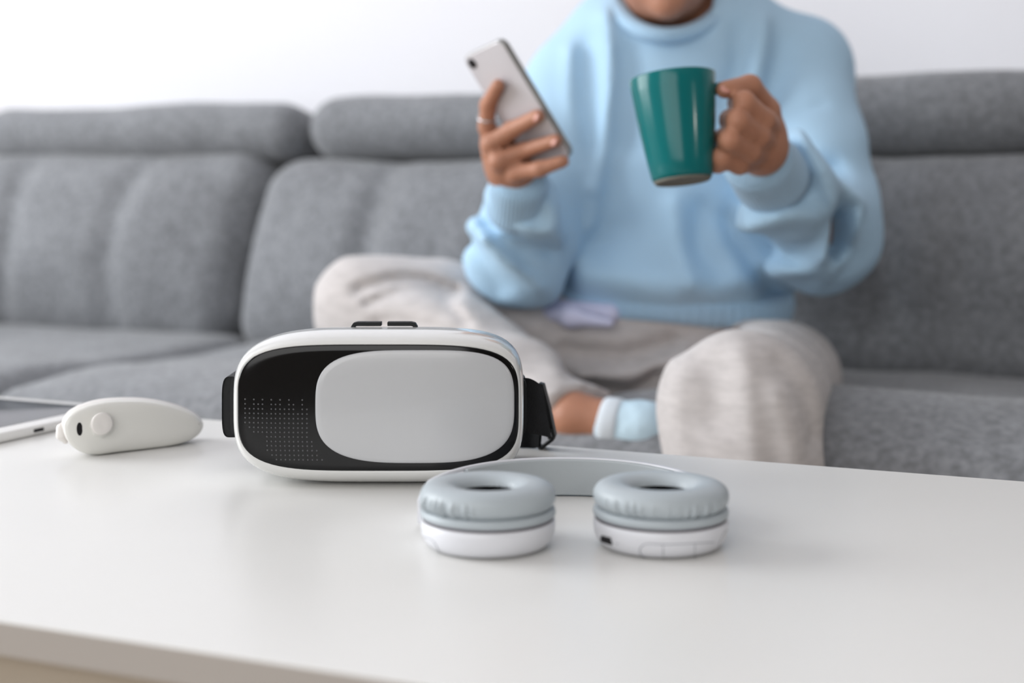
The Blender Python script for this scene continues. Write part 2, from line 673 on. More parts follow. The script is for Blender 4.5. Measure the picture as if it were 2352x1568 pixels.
HX, HZ = -0.0894, 0.5008
shell_o = ring_px(872, 928.5, 331, 173.5, (4.3, 3.7, 3.6, 4.0), YC)
shell_o[:, 2] = np.maximum(shell_o[:, 2], 0.4502)
cz = shell_o[:, 2].mean()
cx = shell_o[:, 0].mean()
face_o = ring_px(868.5, 933, 323, 144, (4.2, 4.0, 4.0, 4.2), 0.928)


def sc_ring(r, sx, sz, Y, dz=0):
    q = r.copy()
    q[:, 0] = cx+(q[:, 0]-cx)*sx
    q[:, 2] = cz+(q[:, 2]-cz)*sz+dz
    q[:, 1] = Y
    return q


def front_y(q):
    x = (q[:, 0]-cx)/0.092
    return 0.9225+0.0055*np.abs(x)**4


rings = []
for s in (0.3, 0.7, 0.98):
    r = face_o.copy()
    r[:, 0] = cx+(r[:, 0]-cx)*s
    r[:, 2] = cz+(r[:, 2]-cz)*s
    r[:, 1] = front_y(r)+0.0012
    rings.append(r)
fr0 = face_o.copy()
fr0[:, 1] = front_y(fr0)+0.0002
for t in np.linspace(0, 1, 12):
    a = t*math.pi/2
    w1 = math.sin(a)
    q = fr0*(1-w1)+shell_o*w1
    q[:, 1] = fr0[:, 1]+(YC-fr0[:, 1])*(1-math.cos(a))
    rings.append(q)
for Y, sx, sz, dz in ((0.965, .999, .995, 0.0), (0.985, .99, .972, -.0005), (0.993, .984, .962, -.001)):
    rings.append(sc_ring(shell_o, sx, sz, Y, dz))
MB().add(*loft(rings)).build('shell', 'gloss_white', hs)
bk = [sc_ring(shell_o, sx, sz, Y, dz) for Y, sx, sz, dz in ((0.988, .985, .955, -.001), (1.0, .983, .94, -.002), (1.006, .95, .90, -.003), (1.012, .975, .90, -.004), (1.03, .985, .885, -.004), (1.043, .965, .86, -.004), (1.045, .92, .8, -.004))]
MB().add(*loft(bk)).build('face_gasket', 'black', hs)
# black faceplate and pearl cover
rings = []
for s, off in ((0.25, 0), (0.6, 0), (0.9, 0), (0.985, 0.0), (0.997, .0003), (1.0, .0010), (1.0, .0022)):
    r = face_o.copy()
    r[:, 0] = cx+(r[:, 0]-cx)*s
    r[:, 2] = cz+(r[:, 2]-cz)*s
    r[:, 1] = front_y(r)-0.0008+off
    rings.append(r)
MB().add(*loft(rings, True, False)).build('faceplate', 'gloss_black', hs)
cov = ring_px(953, 933, 228.5, 129.5, (3.7, 3.3, 3.1, 3.2), 0.922)
ccx, ccz = cov[:, 0].mean(), cov[:, 2].mean()
rings = []
for s, off in ((0.02, -.0002), (0.25, -.0002), (0.5, -.0001), (0.75, -.0), (0.93, 0.0001), (0.975, .0003), (0.99, .0007), (0.998, .0013), (1.0, .0022), (1.0, .0034)):
    r = cov.copy()
    r[:, 0] = ccx+(r[:, 0]-ccx)*s
    r[:, 2] = ccz+(r[:, 2]-ccz)*s
    r[:, 1] = front_y(r)-0.0034+off
    rings.append(r)
MB().add(*loft(rings, True, False)).build('front_cover', 'panel', hs)
# perforation pattern
zc = [226, 255, 284, 313, 341, 370, 399, 427, 456, 485, 514, 543, 572, 600, 630, 660, 690, 722]
rows = [(612, [0, 2, 4, 6, 8, 10, 13]), (642, [0, 2, 3, 4, 6, 7, 8, 10, 11, 13]), (672, [0, 1, 2, 3, 4, 6, 7, 8, 9, 10, 11, 13, 14]),
        (702, [0, 1, 2, 3, 4, 5, 6, 7, 8, 9, 10, 11, 12, 13, 14]), (732, range(15)), (762, range(15)), (792, range(1, 15)), (821, range(2, 15)),
        (850, range(5, 15)), (880, range(5, 16)), (908, range(5, 16)), (937, range(5, 17)), (968, range(6, 17)), (996, range(7, 18))]
d = MB()
for zy, cs in rows:
    for c in cs:
        sh = (zy-850)/28*1.2 if zy > 850 else 0
        p = P(480+(zc[c]+sh)/2.8, 700+zy/2.8, 0.922)
        p[1] = front_y(p[None])[0]-0.0008
        rr = 0.0006
        d.add(*revolve([(rr, .0002), (rr*.95, -.0001), (rr*.55, -.00028)], p, 8, ax=(np.array([1., 0, 0]), np.array([0, 0, 1.]), np.array([0, 1., 0]))))
o = d.build('vent_hole', 'dots', hs)
o['kind'] = 'stuff'
# top strap loop, two brackets and a peg
ty = 0.968


def bracket(pts, name):
    w = 0.0027
    rings = []
    pts = [P(a, b, ty) for a, b in pts]
    MBx = MB()
    n = len(pts)
    for i, p in enumerate(pts):
        t = pts[min(i+1, n-1)]-pts[max(i-1, 0)]
        t /= np.linalg.norm(t)
        nn = np.array([-t[2], 0, t[0]])
        rings.append([p+nn*w/2+np.array([0, -.002, 0]), p+nn*w/2+np.array([0, .006, 0]), p-nn*w/2+np.array([0, .006, 0]), p-nn*w/2+np.array([0, -.002, 0])])
    MBx.add(*loft(rings)).build(name, 'black', hs, bevel=0.0005, seg=2)


bracket([(876, 743.5), (821, 743.5), (814, 745), (811, 750), (811, 766)], 'strap_loop')
bracket([(890, 743.5), (944, 743.5), (951, 745), (954, 750), (954, 766)], 'strap_loop')
MB().add(*box(P(878, 768, ty)+np.array([0, -.003, 0]), P(890, 756, ty)+np.array([0, .004, 0]))).build('strap_peg', 'gloss_white', hs, bevel=0.0008)
MB().add(*box(P(806, 775, .975), P(958, 763, .99))).build('strap_mount', 'black', hs, bevel=0.001)
# left side mount, two stepped pads
ml = ring_px(537, 929.5, 21, 69, (5, 4, 4, 5), 0.985, 48)
y3 = np.array([0, 1, 0])
MB().add(*loft([ml+y3*-.008, ml+y3*-.010, ml+y3*.03, ml+y3*.028])).build('side_mount', 'black', hs, sharp=50)
ml = ring_px(543, 929.5, 12, 66, (5, 4, 4, 5), 0.975, 48)
MB().add(*loft([ml+y3*-.004, ml+y3*.02])).build('side_mount', 'black', hs, sharp=50)


def ribbon(path_top, path_bot, th, name, m, parent, n=10, bev=0.0006):
    t = catmull(path_top, n, False)
    b = catmull(path_bot, n, False)
    b[:, 2] = np.maximum(b[:, 2], .4504)
    rings = []
    for i in range(len(t)):
        d_ = t[min(i+1, len(t)-1)]-t[max(i-1, 0)]
        s = b[i]-t[i]
        nn = np.cross(d_, s)
        nn /= np.linalg.norm(nn)
        rings.append([t[i]+nn*th/2, b[i]+nn*th/2, b[i]-nn*th/2, t[i]-nn*th/2])
    return MB().add(*loft(rings)).build(name, m, parent, bevel=bev, seg=2)


ribbon([P(1190, 870, .985), P(1212, 868, .992), P(1232, 878, 1.01), P(1243, 892, 1.04), P(1240, 905, 1.07)],
       [P(1188, 992, .985), P(1208, 994, .992), P(1236, 998, 1.01), P(1262, 1004, 1.04), P(1262, 1008, 1.07)], .0022, 'side_strap', 'strap', hs)
mr = ring_px(1196, 930, 14, 62, (4, 5, 5, 4), 0.99, 48)
MB().add(*loft([mr+y3*-.008, mr+y3*.02])).build('side_mount', 'black', hs, sharp=50)
# buckle frame at the strap's end
bp = [P(1236, 884, 1.035), P(1243, 884, 1.037), P(1258, 940, 1.045), P(1271, 1002, 1.052), P(1268, 1010, 1.053), P(1243, 1034, 1.060), P(1236, 1026, 1.062)]
rings = []
wv = np.array([.002, .016, -.001])
for p in bp:
    p[2] = max(p[2], .4518)
for i, p in enumerate(bp):
    t = bp[min(i+1, len(bp)-1)]-bp[max(i-1, 0)]
    t /= np.linalg.norm(t)
    nn = np.array([-t[2], 0, t[0]])
    nn /= np.linalg.norm(nn)
    rings.append([p+nn*.0013, p+nn*.0013+wv, p-nn*.0013+wv, p-nn*.0013])
MB().add(*loft(rings)).build('strap_buckle', 'black', hs, bevel=0.0005, seg=2)
for y0 in (905, 950, 990):
    q = P(1240+(y0-884)*.24, y0, 1.046)
    MB().add(*box(q+np.array([-.004, 0, -.0012]), q+np.array([.001, .014, .0012]))).build('buckle_bar', 'black', hs, bevel=.0004)
ribbon([P(1243, 992, 1.06), P(1225, 985, 1.068), P(1190, 985, 1.075), P(1130, 990, 1.09), P(1000, 992, 1.10)],
       [P(1240, 1026, 1.06), P(1220, 1030, 1.068), P(1190, 1032, 1.07), P(1130, 1030, 1.08), P(1000, 1024, 1.10)], .002, 'rear_strap', 'strap', hs)

# ================================================================== headphones
hp = thing('wireless_headphones', 'white wireless headphones with grey padded ear cushions lying in front of the headset', 'headphones', (0.034, 0.80, 0.45))
cups = [(P(1121, 1200, .776)[0], .776), (P(1517, 1200, .777)[0], .777)]
CR = 0.0375
for ci, (x, y) in enumerate(cups):
    c = (x, y, .4503)
    prof = [(.02, .0), (.0285, .0), (.0325, .0011), (.0356, .004), (.0371, .008), (.0374, .012), (.0373, .0150), (.0366, .0155)]
    shell = MB().add(*revolve(prof, c, 96)).build('cup_shell', 'hp_white', hp)
    MB().add(*revolve([(.02, .0150), (.0364, .0152), (.0366, .0165), (.036, .0175), (.02, .0175)], c, 96)).build('seam_ring', 'hp_seam', hp, sharp=40)
    # leather base ring
    MB().add(*revolve([(.02, .0168), (.0362, .0168), (.0373, .0176), (.0377, .0192), (.0373, .0210), (.0362, .0218), (.02, .0218)], c, 96)).build('cushion_rim', 'leather', hp)
    # ear cushion torus with wrinkles
    prof = []
    for k in range(33):
        a = math.radians(-78+k*(336/32.))  # from outer bottom, over the top, to the inner bottom
        rc, zc_ = .0268, .0282
        rr = rc+.0108*math.copysign(abs(math.cos(a))**.85, math.cos(a))
        zz = zc_+.0078*math.copysign(abs(math.sin(a))**.85, math.sin(a))
        prof.append((rr, zz))
    prs = np.random.RandomState(3+ci)
    foc = [(math.radians(208), .35, 1.5), (math.radians(240), .3, .8), (math.radians(60), .3, .8)] if ci == 0 else [(math.radians(230), .4, .7), (math.radians(300), .45, .4), (math.radians(20), .2, .4)]
    ph = prs.uniform(0, 6, 3)

    def wob(i, r, z, q, foc=foc, ph=ph):
        amp = 0
        for a0, wd, am in foc:
            dd = (q-a0+math.pi) % (2*math.pi)-math.pi
            amp += am*math.exp(-(dd/wd)**2)
        side = max(0, 1-((z-.0245)/.0065)**2)
        wv_ = math.sin(q*38+1.5*math.sin(q*9+ph[0]))*.6+math.sin(q*61+ph[1])*.4
        return r+amp*side*wv_*.0024, z
    MB().add(*revolve(prof, c, 288, wob=wob)).build('ear_cushion', 'leather', hp)
    MB().add(*revolve([(.0005, .0298), (.0178, .0298)], c, 48)).build('speaker_mesh', 'hole', hp)
    # slim hinge tongue to the headband
    s = -1 if ci == 0 else 1

    def on_cup(px, py, off=0.0):
        """point on the visible side of the cup shell"""
        r = ray(px, py)
        best = None
        for t in np.linspace(.7, .85, 1500):
            p = EYE+r*t
            rad = math.hypot(p[0]-x, p[1]-y)
            z = p[2]-.45
            R = np.interp(z, [q[1] for q in prof_c], [q[0] for q in prof_c])
            if rad <= R+off:
                return p
        return None
    prof_c = [(.0285, .0), (.0325, .0011), (.0356, .004), (.0371, .008), (.0374, .012), (.0373, .0150)]
    hits = lambda L: [q for q in (on_cup(a, b, 0) for a, b in L) if q is not None]
    if ci == 1:
        # charging port
        pts = [on_cup(px, py, .0001) for px, py in ((1384, 1237), (1404, 1243))]
        MB().add(*tube([pts[0], (pts[0]+pts[1])/2, pts[1]], .0016, 12, flat=1.3)).build('charging_port', 'hole', shell)
        p = on_cup(1418, 1248)
        MB().add(*tube([p-np.array([.0004, 0, 0]), p+np.array([.0004, 0, 0])], .0004, 8)).build('mic_hole', 'hp_line', shell)  # tiny microphone hole beside the charging port
        # control buttons: one long outline with two dividers
        top = [(1640, 1245), (1600, 1247), (1560, 1249), (1520, 1250), (1490, 1248), (1475, 1253), (1469, 1264), (1473, 1274), (1482, 1280)]
        MB().add(*tube(hits(catmull(top, 6, False)), .00028, 6)).build('button_joint', 'hp_line', shell)
        for a in (1523, 1596):
            MB().add(*tube(hits([(a, b) for b in (1250, 1262, 1274, 1283)]), .00028, 6)).build('button_joint', 'hp_line', shell)
        MB().add(*tube(hits(catmull([(1674, 1215), (1664, 1222), (1655, 1240), (1650, 1256)], 5, False)), .0002, 6)).build('hinge_joint', 'hp_line', shell)
    else:
        MB().add(*tube(hits(catmull([(972, 1233), (985, 1236), (998, 1246), (1006, 1262), (1012, 1278)], 5, False)), .0002, 6)).build('hinge_joint', 'hp_line', shell)

# headband, standing on its edge behind the cups
hcx, hcy, hax, hay = .0335, .790, .0850, .1125


def band_pt(a, off=0.0):
    e = 2.15
    c, s = math.cos(a), math.sin(a)
    r = (abs(c)**e+abs(s)**e)**(-1/e)
    return np.array([hcx+(hax+off)*c*r, hcy+(hay+off)*s*r, 0])


def band(a0, a1, o0, o1, z0, z1, name, m, n=60, taper=False, bev=.001):
    rings = []
    for a in np.linspace(a0, a1, n):
        k = 1
        zz0, zz1 = z0, z1
        if taper:
            e = min(abs(a-a0), abs(a1-a))
            k = min(1, e/0.22)
            zz0 = z0+(0.004)*(1-k)
            zz1 = z1-(z1-.019)*(1-k)
        pi, po = band_pt(a, o0), band_pt(a, o1)
        rings.append([pi+Zz*(.45+zz0), pi+Zz*(.45+zz1), po+Zz*(.45+zz1), po+Zz*(.45+zz0)])
    return MB().add(*loft(rings)).build(name, m, hp, bevel=bev, seg=3)


R_ = math.radians
band(R_(9), R_(171), .0008, .0042, .0004, .0250, 'headband', 'hp_white', 90, True)
band(R_(40), R_(136), -.0022, .0009, .0008, .0243, 'headband_pad', 'hp_pad', 60, bev=.0012)
band(R_(16), R_(39), -.0010, .0010, .003, .0232, 'slider', 'hp_white', 24)
band(R_(137), R_(164), -.0010, .0010, .003, .0232, 'slider', 'hp_white', 24)
for s, a in ((1, R_(38.2)), (-1, R_(137.8))):
    for dz in (.0215,):
        p = band_pt(a, -.0018)
        MB().add(*loft([[p+np.array([-.0012, 0, .45+dz+.0012]), p+np.array([.0012, 0, .45+dz+.0012]), p+np.array([0, 0, .45+dz-.0022])],
                        [p+np.array([-.0012, .001, .45+dz+.0012]), p+np.array([.0012, .001, .45+dz+.0012]), p+np.array([0, .001, .45+dz-.0022])]])).build('slider_notch', 'hp_line', hp, smooth=False)
for ci, (x, y) in enumerate(cups):
    s = -1 if ci == 0 else 1
    a = R_(-12) if ci == 1 else R_(192)
    p0 = band_pt(R_(12) if ci == 1 else R_(168), -.001)
    p1 = np.array([x+s*.032, y+.008, 0])
    MB().add(*tube([p0+Zz*.459, (p0+p1)/2+Zz*.4585, p1+Zz*.458], [.0042, .004, .004], 12, flat=1.1)).build('hinge', 'hp_white', hp)

# ================================================================== hand controller
ga, gb = G(215, 1048, .45), G(435, 1021, .45)
RU = (gb-ga)/np.linalg.norm(gb-ga)
RN = np.array([RU[1], -RU[0], 0])       # towards the camera
prof_px = [(144, 985), (150, 962), (175, 942), (222, 926), (280, 920), (345, 922), (402, 933), (446, 950), (468, 970), (468, 988), (448, 1008), (405, 1023), (340, 1032), (270, 1040), (222, 1046), (182, 1039), (155, 1016)]
pln = []
for a, b in prof_px:
    r = ray(a, b)
    t = ((ga-EYE)@RN)/(r@RN)
    pln.append(EYE+r*t)
pl = catmull(pln, 6)
pl[:, 2] = np.maximum(pl[:, 2], .4502)
pc = pl.mean(0)
rc_ = thing('hand_controller', 'small off-white oval hand controller with round thumb stick lying left of the headset', 'controller', (pc[0], pc[1], .45))


def pring(s, off, lift=0):
    q = pc+(pl-pc)*s
    q = q+RN*off+RU*(-off*.33 if off < 0 else 0)
    return q


fr_p = [pring(s, o_) for s, o_ in ((.1, .0042), (.35, .0041), (.6, .0036), (.8, .0025), (.92, .0010), (.965, -.0005), (.985, -.0028), (.99, -.006))]
MB().add(*loft(fr_p, True, True)).build('front_shell', 'remote', rc_)
bk_p = [pring(s, o_) for s, o_ in ((.975, -.0055), (.995, -.0062), (1.0, -.009), (1.0, -.015), (.985, -.020), (.94, -.025), (.8, -.029), (.5, -.031), (.1, -.032))]
MB().add(*loft(bk_p, True, True)).build('back_shell', 'remote_rim', rc_)


def on_rem(px, py, off=0.003):
    r = ray(px, py)
    t = ((ga+RN*off-EYE)@RN)/(r@RN)
    return EYE+r*t


rax = (RU, Zz, RN)
c = on_rem(234, 978, .0045)
MB().add(*revolve([(.0092, -.003), (.0090, .0006), (.0080, .0012)], c, 8, ax=rax)).build('stick_collar', 'remote', rc_, sharp=30)
c2 = on_rem(233, 973, .0085)
MB().add(*revolve([(.0045, -.006), (.0045, -.0012), (.0078, -.0008), (.0084, .0004), (.0082, .0016), (.007, .0022), (.003, .0019), (.0005, .0018)], c2, 40, ax=rax)).build('thumb_stick', 'remote_rim', rc_)
c = on_rem(183, 985, .0026)
MB().add(*revolve([(1.0, -.001), (.97, .0002), (.0, .0002)], c, 28, ax=(RU*.0022, Zz*.0050, RN))).build('sensor_window', 'hole', rc_, sharp=40)
c = on_rem(453, 975, -.0002)
MB().add(*revolve([(1.0, -.003), (.95, .0012), (.0, .0012)], c, 20, ax=(RU*.0016, Zz*.0018, RN))).build('lanyard_hole', 'hole', rc_, sharp=40)
q = [on_rem(a, b, -.012) for a, b in ((147, 975), (141, 983), (140, 1000), (150, 1014))]
tq = np.array(q)
sdf_mesh('trigger', chain(q, [.0018, .0027, .0027, .0018]), tq.min(0)-.008, tq.max(0)+.008, .0006, 'remote_rim', rc_, margin=.003)

# ================================================================== tablet
TC = np.array([-.335, 1.221, 0])
e1 = np.array([-.42, -.907, 0])          # short side, to the camera
e2 = np.array([-.907, .42, 0])           # long side, off to the left
tab = thing('tablet', 'white tablet with dark screen lying on the table behind the controller', 'tablet', TC+e2*.12+e1*.09+Zz*.45)
tfm = lambda q: TC+e2*q[0]+e1*q[1]+Zz*(.45+q[2])


def rrect(x0, x1, y0, y1, r, n=6):
    out = []
    for cx_, cy_, a0 in ((x1-r, y1-r, 0), (x0+r, y1-r, 90), (x0+r, y0+r, 180), (x1-r, y0+r, 270)):
        for a in np.linspace(a0, a0+90, n):
            out.append((cx_+r*math.cos(R_(a)), cy_+r*math.sin(R_(a))))
    return out


def slab(x0, x1, y0, y1, r, levels, fm, ins=None):
    return loft([[fm((a, b, z)) for a, b in rrect(x0+i, x1-i, y0+i, y1-i, max(r-i, .0005))] for z, i in levels])


MB().add(*slab(0, .25, 0, .175, .012, [(0, .003), (.001, .001), (.003, 0), (.0072, 0), (.0082, .0006), (.0085, .0015)], tfm)).build('frame', 'tablet', tab)
MB().add(*slab(.018, .232, .013, .162, .001, [(.0080, 0), (.00862, 0), (.00868, .0003)], tfm)).build('screen', 'screen', tab, sharp=30)
MB().add(*slab(-.0006, .003, .100, .111, .0004, [(.0032, 0), (.0058, 0)], tfm)).build('charging_port', 'hole', tab, smooth=False)

# ================================================================== mug
mc = P(1556, 298, 1.27)
mtop, mbot = P(1544, 178, 1.276), P(1568, 414, 1.262)
mz = (mtop-mbot)/np.linalg.norm(mtop-mbot)
mx = np.cross(np.array([0, 1., 0]), mz)
mx /= np.linalg.norm(mx)
my = np.cross(mz, mx)
MH = float(np.linalg.norm(mtop-mbot))
mug = thing('mug', 'glossy teal ceramic mug held up in front of the blue sweatshirt', 'mug', mbot)
prof = [(.0, -.0005), (.020, -.0005), (.0215, -.0018), (.0240, -.0018), (.0258, .0006), (.0272, .004), (.0292, .016), (.0322, .036), (.0350, .058), (.0370, .078), (.0383, MH-.001), (.0380, MH), (.0368, MH),
        (.0362, MH-.002), (.0345, .075), (.030, .04), (.026, .012), (.022, .006), (.0, .005)]
MB().add(*revolve(prof[4:], mbot, 96, ax=(mx, my, mz))).build('body', 'mug', mug)
MB().add(*revolve(prof[:5], mbot, 64, ax=(mx, my, mz))).build('foot_ring', 'mug_base', mug)
hpth = [mbot+mx*x+mz*z for x, z in ((.034, .076), (.042, .079), (.052, .076), (.058, .066), (.058, .052), (.053, .038), (.044, .028), (.030, .022))]
MB().add(*tube(catmull(hpth, 6, False), .0048, 14, flat=1.0)).build('handle', 'mug', mug)

# ================================================================== phone
pc_ = P(1186, 246, 1.43)
PL = np.array([.070, .0256, -.1116])
PL /= np.linalg.norm(PL)
PW = np.array([.039, -.05, .013])
PW -= PL*(PW@PL)
PW /= np.linalg.norm(PW)
PN = np.cross(PL, PW)
if PN[1] > 0:
    PN = -PN
phone = thing('smartphone', 'silver smartphone held tilted with its back to the camera', 'phone', pc_)
pfm = lambda q: pc_+PW*q[0]+PL*q[1]+PN*q[2]
MB().add(*slab(-.0325, .0325, -.067, .067, .009, [(-.0073, .001), (-.0068, 0), (-.0008, 0), (-.0003, .0006)], pfm)).build('frame', 'phone_edge', phone)
MB().add(*slab(-.0325, .0325, -.067, .067, .009, [(-.0006, .0005), (.0001, .0010), (.0002, .002)], pfm)).build('back_panel', 'phone', phone)
MB().add(*slab(-.030, .030, -.06, .06, .003, [(-.0075, 0), (-.0070, 0)], pfm)).build('screen', 'screen', phone)
MB().add(*revolve([(.0052, 0), (.0052, .0010), (.0044, .0013), (.0, .0011)], pfm((-.0225, -.0575, 0)), 28, ax=(PW, PL, PN))).build('camera_lens', 'hole', phone)


def PH(px, py, n):
    r = ray(px, py)
    t = ((pc_+PN*n-EYE)@PN)/(r@PN)
    return EYE+r*t


# ================================================================== person
person = thing('person', 'seated person in light blue sweatshirt holding a phone and a teal mug', 'person', S(-.25, -.15, .40))

# --- phone hand (left in the picture)
wrR = P(1192, 428, 1.485)
palmR = [cap(wrR, P(1175, 385, 1.475), .021, .024, None), cap(P(1175, 385, 1.475), P(1140, 330, 1.475), .024, .017),
         cap(P(1185, 400, 1.475), P(1160, 385, 1.462), .020, .014), cap(P(1170, 370, 1.48), P(1148, 352, 1.465), .02, .013)]
idx = chain([P(1145, 350, 1.478), P(1118, 292, 1.462), P(1121, 240, 1.452), PH(1144, 196, .0075)], [.0105, .0088, .0082, .0066])
mid = chain([P(1140, 360, 1.47), P(1128, 330, 1.446), PH(1175, 298, .012), PH(1236, 266, .0075)], [.0115, .0098, .0085, .0070])
rin = chain([P(1160, 385, 1.465), P(1146, 370, 1.442), PH(1205, 345, .011), PH(1277, 322, .0068)], [.0115, .0098, .0082, .0066])
pin = chain([P(1185, 408, 1.465), P(1185, 397, 1.442), P(1240, 388, 1.425), P(1294, 370, 1.415)], [.0105, .0088, .0078, .0064])
thb = chain([P(1195, 405, 1.485), PH(1200, 350, -.022), PH(1185, 305, -.018), PH(1190, 270, -.0155)], [.015, .012, .0095, .0078])
handR = smin([smin(palmR, .014), hmin([idx, mid, rin, pin, thb])], .006)
# --- mug hand (right in the picture)
wrL = P(1750, 380, 1.37)
palmL = [cap(wrL, P(1752, 335, 1.325), .020, .021), cap(P(1752, 335, 1.325), P(1754, 275, 1.31), .020, .015), cap(P(1745, 352, 1.325), P(1722, 342, 1.305), .017, .012),
         cap(P(1752, 300, 1.315), P(1742, 335, 1.31), .016, .016)]
f1 = chain([P(1765, 290, 1.300), P(1757, 276, 1.272), P(1709, 234, 1.254), P(1694, 236, 1.285), P(1712, 250, 1.30)], [.011, .0094, .0096, .0088, .0075])
f2 = chain([P(1757, 322, 1.300), P(1745, 313, 1.268), P(1694, 276, 1.247), P(1675, 275, 1.278), P(1695, 285, 1.298)], [.011, .0094, .0098, .0088, .0075])
f3 = chain([P(1742, 350, 1.300), P(1724, 350, 1.268), P(1675, 322, 1.246), P(1660, 318, 1.276), P(1680, 325, 1.296)], [.011, .0090, .0095, .0085, .0072])
f4 = chain([P(1722, 372, 1.305), P(1698, 379, 1.276), P(1656, 362, 1.258), P(1648, 380, 1.266)], [.010, .0085, .0086, .0078])
tb = chain([P(1755, 300, 1.32), P(1760, 255, 1.305), P(1722, 198, 1.280), P(1664, 206, 1.262)], [.016, .0125, .0102, .0080])
handL = smin([smin(palmL, .014), hmin([f1, f2, f3, f4, tb])], .002)

elR, shR = P(1182, 592, 1.635), P(1335, 200, 1.77)
elL, shL = P(1884, 535, 1.61), P(1825, 160, 1.77)
nk0, nk1 = P(1547, 55, 1.76), P(1540, -50, 1.74)
hd = P(1530, -150, 1.70)
head = [ell(hd+np.array([0, 0, .02]), (.070, .088, .095)), ell(hd+np.array([-.004, -.022, -.042]), (.055, .062, .062)),
        cap(hd+np.array([-.004, -.060, -.078]), hd+np.array([-.004, -.062, -.085]), .020),
        cap(hd+np.array([-.004, -.085, .012]), hd+np.array([-.004, -.102, -.022]), .006, .011),
        ell(hd+np.array([.071, .005, -.005]), (.008, .017, .029)), ell(hd+np.array([-.071, .005, -.005]), (.008, .017, .029)),
        ell(hd+np.array([-.004, -.083, -.050]), (.022, .008, .007))]
eyes = [ell(hd+np.array([s*.029-.004, -.088, .008]), (.015, .012, .010)) for s in (-1, 1)]


def headf(p):
    d = smin(head, .014)(p)
    for e in eyes:
        d = np.maximum(d, -e(p))
    return d


hipR, knR, anR = P(1400, 825, 1.70), P(846, 708, 1.70), P(1320, 958, 1.43)
hipL, knL = P(1690, 850, 1.68), P(1700, 932, 1.315)
anL = np.array([knL[0]+.005, 1.19, .09])
bodyp = [cap(nk1, nk0, .052, .055), cap(P(1545, 110, 1.77), P(1545, 640, 1.75), .10, .11, (1, 1.4, 1)), cap(shR, shL, .045),
         cap(nk0, P(1545, 110, 1.77), .055, .07),
         cap(shR, elR, .042, .034), cap(elR, wrR, .034, .021), cap(shL, elL, .042, .034), cap(elL, wrL, .034, .0215),
         cap(P(1545, 760, 1.74), hipR, .07, .055), cap(P(1545, 760, 1.74), hipL, .07, .055)]
legs = [cap(hipR, P(1010, 712, 1.70), .042, .036), cap(P(1010, 712, 1.70), knR, .036, .034), cap(knR, P(1060, 805, 1.605), .034, .032), cap(P(1060, 805, 1.605), anR, .032, .0225), cap(hipL, knL, .055, .042), cap(knL, anL, .040, .024),
        cap(anR, P(1470, 980, 1.40), .0235, .022), cap(P(1470, 980, 1.40), P(1590, 993, 1.40), .021, .016),
        cap(anL, anL+np.array([-.02, -.03, -.055]), .024, .026), cap(anL+np.array([-.02, -.03, -.058]), anL+np.array([-.03, -.15, -.068]), .022, .014)]
core = smin(bodyp, .02)
lg = hmin([smin(legs[0:4]+legs[6:8], .012), smin(legs[4:6]+legs[8:10], .012)])
bodyf = smin([smin([core, headf], .02), lg], .02)


def whole(p):
    d = bodyf(p)
    a = smin([lambda q: d, handR, handL], .006)
    return a(p)


b = sdf_mesh('body', whole, (-.22, 1.00, -.01), (.47, 1.93, 1.13), .0034, 'skin', person, margin=.01)


# --- sweatshirt
def seg(p, a, b_):
    d_ = b_-a
    t = np.clip(((p-a)@d_)/(d_@d_), 0, 1)
    return t, np.linalg.norm(p-a-t[:, None]*d_, axis=1)


tx = P(1545, 400, 1.66)[0]


def ridges(lst, Y):
    """folds as polylines on the front of a garment: (points, height, width)"""
    L = []
    for pts, h, w_ in lst:
        q = catmull([P(a, b, Y) for a, b in pts], 2, False)[:, [0, 2]]
        L.append((q, h, w_))

    def f(p):
        x = p[:, [0, 2]]
        r = np.zeros(len(p))
        for q, h, w_ in L:
            best = np.full(len(p), 9.0)
            m = len(q)-1
            for i in range(m):
                d_ = q[i+1]-q[i]
                t = np.clip(((x-q[i])@d_)/(d_@d_), 0, 1)
                dd = np.hypot(*(x-q[i]-t[:, None]*d_).T)
                best = np.minimum(best, dd)
            r += 1.75*h*np.exp(-(best/w_)**2)
        return r
    return f


torso_r = ridges([([(1312, 110), (1308, 220), (1325, 330), (1350, 430)], .012, .011), ([(1395, 30), (1402, 150), (1390, 290), (1370, 430), (1350, 520)], .012, .010),
                  ([(1352, 90), (1350, 230), (1352, 330)], -.009, .012), ([(1455, 120), (1470, 230), (1450, 330)], -.006, .014),
                  ([(1765, 40), (1752, 130), (1725, 230)], .011, .012), ([(1700, 70), (1695, 160), (1660, 240)], -.007, .013), ([(1820, 110), (1795, 210), (1780, 290)], -.012, .014), ([(1296, 400), (1300, 560), (1292, 700)], -.016, .010), ([(1670, 500), (1715, 610), (1800, 700)], -.015, .012),
                  ([(1300, 620), (1420, 640), (1540, 660), (1700, 640)], .009, .020), ([(1545, 470), (1550, 560), (1570, 640)], .008, .013),
                  ([(1610, 480), (1600, 560), (1640, 620)], -.008, .014), ([(1380, 560), (1450, 520)], -.005, .02), ([(1680, 500), (1700, 590), (1740, 650)], .008, .012)], 1.66)
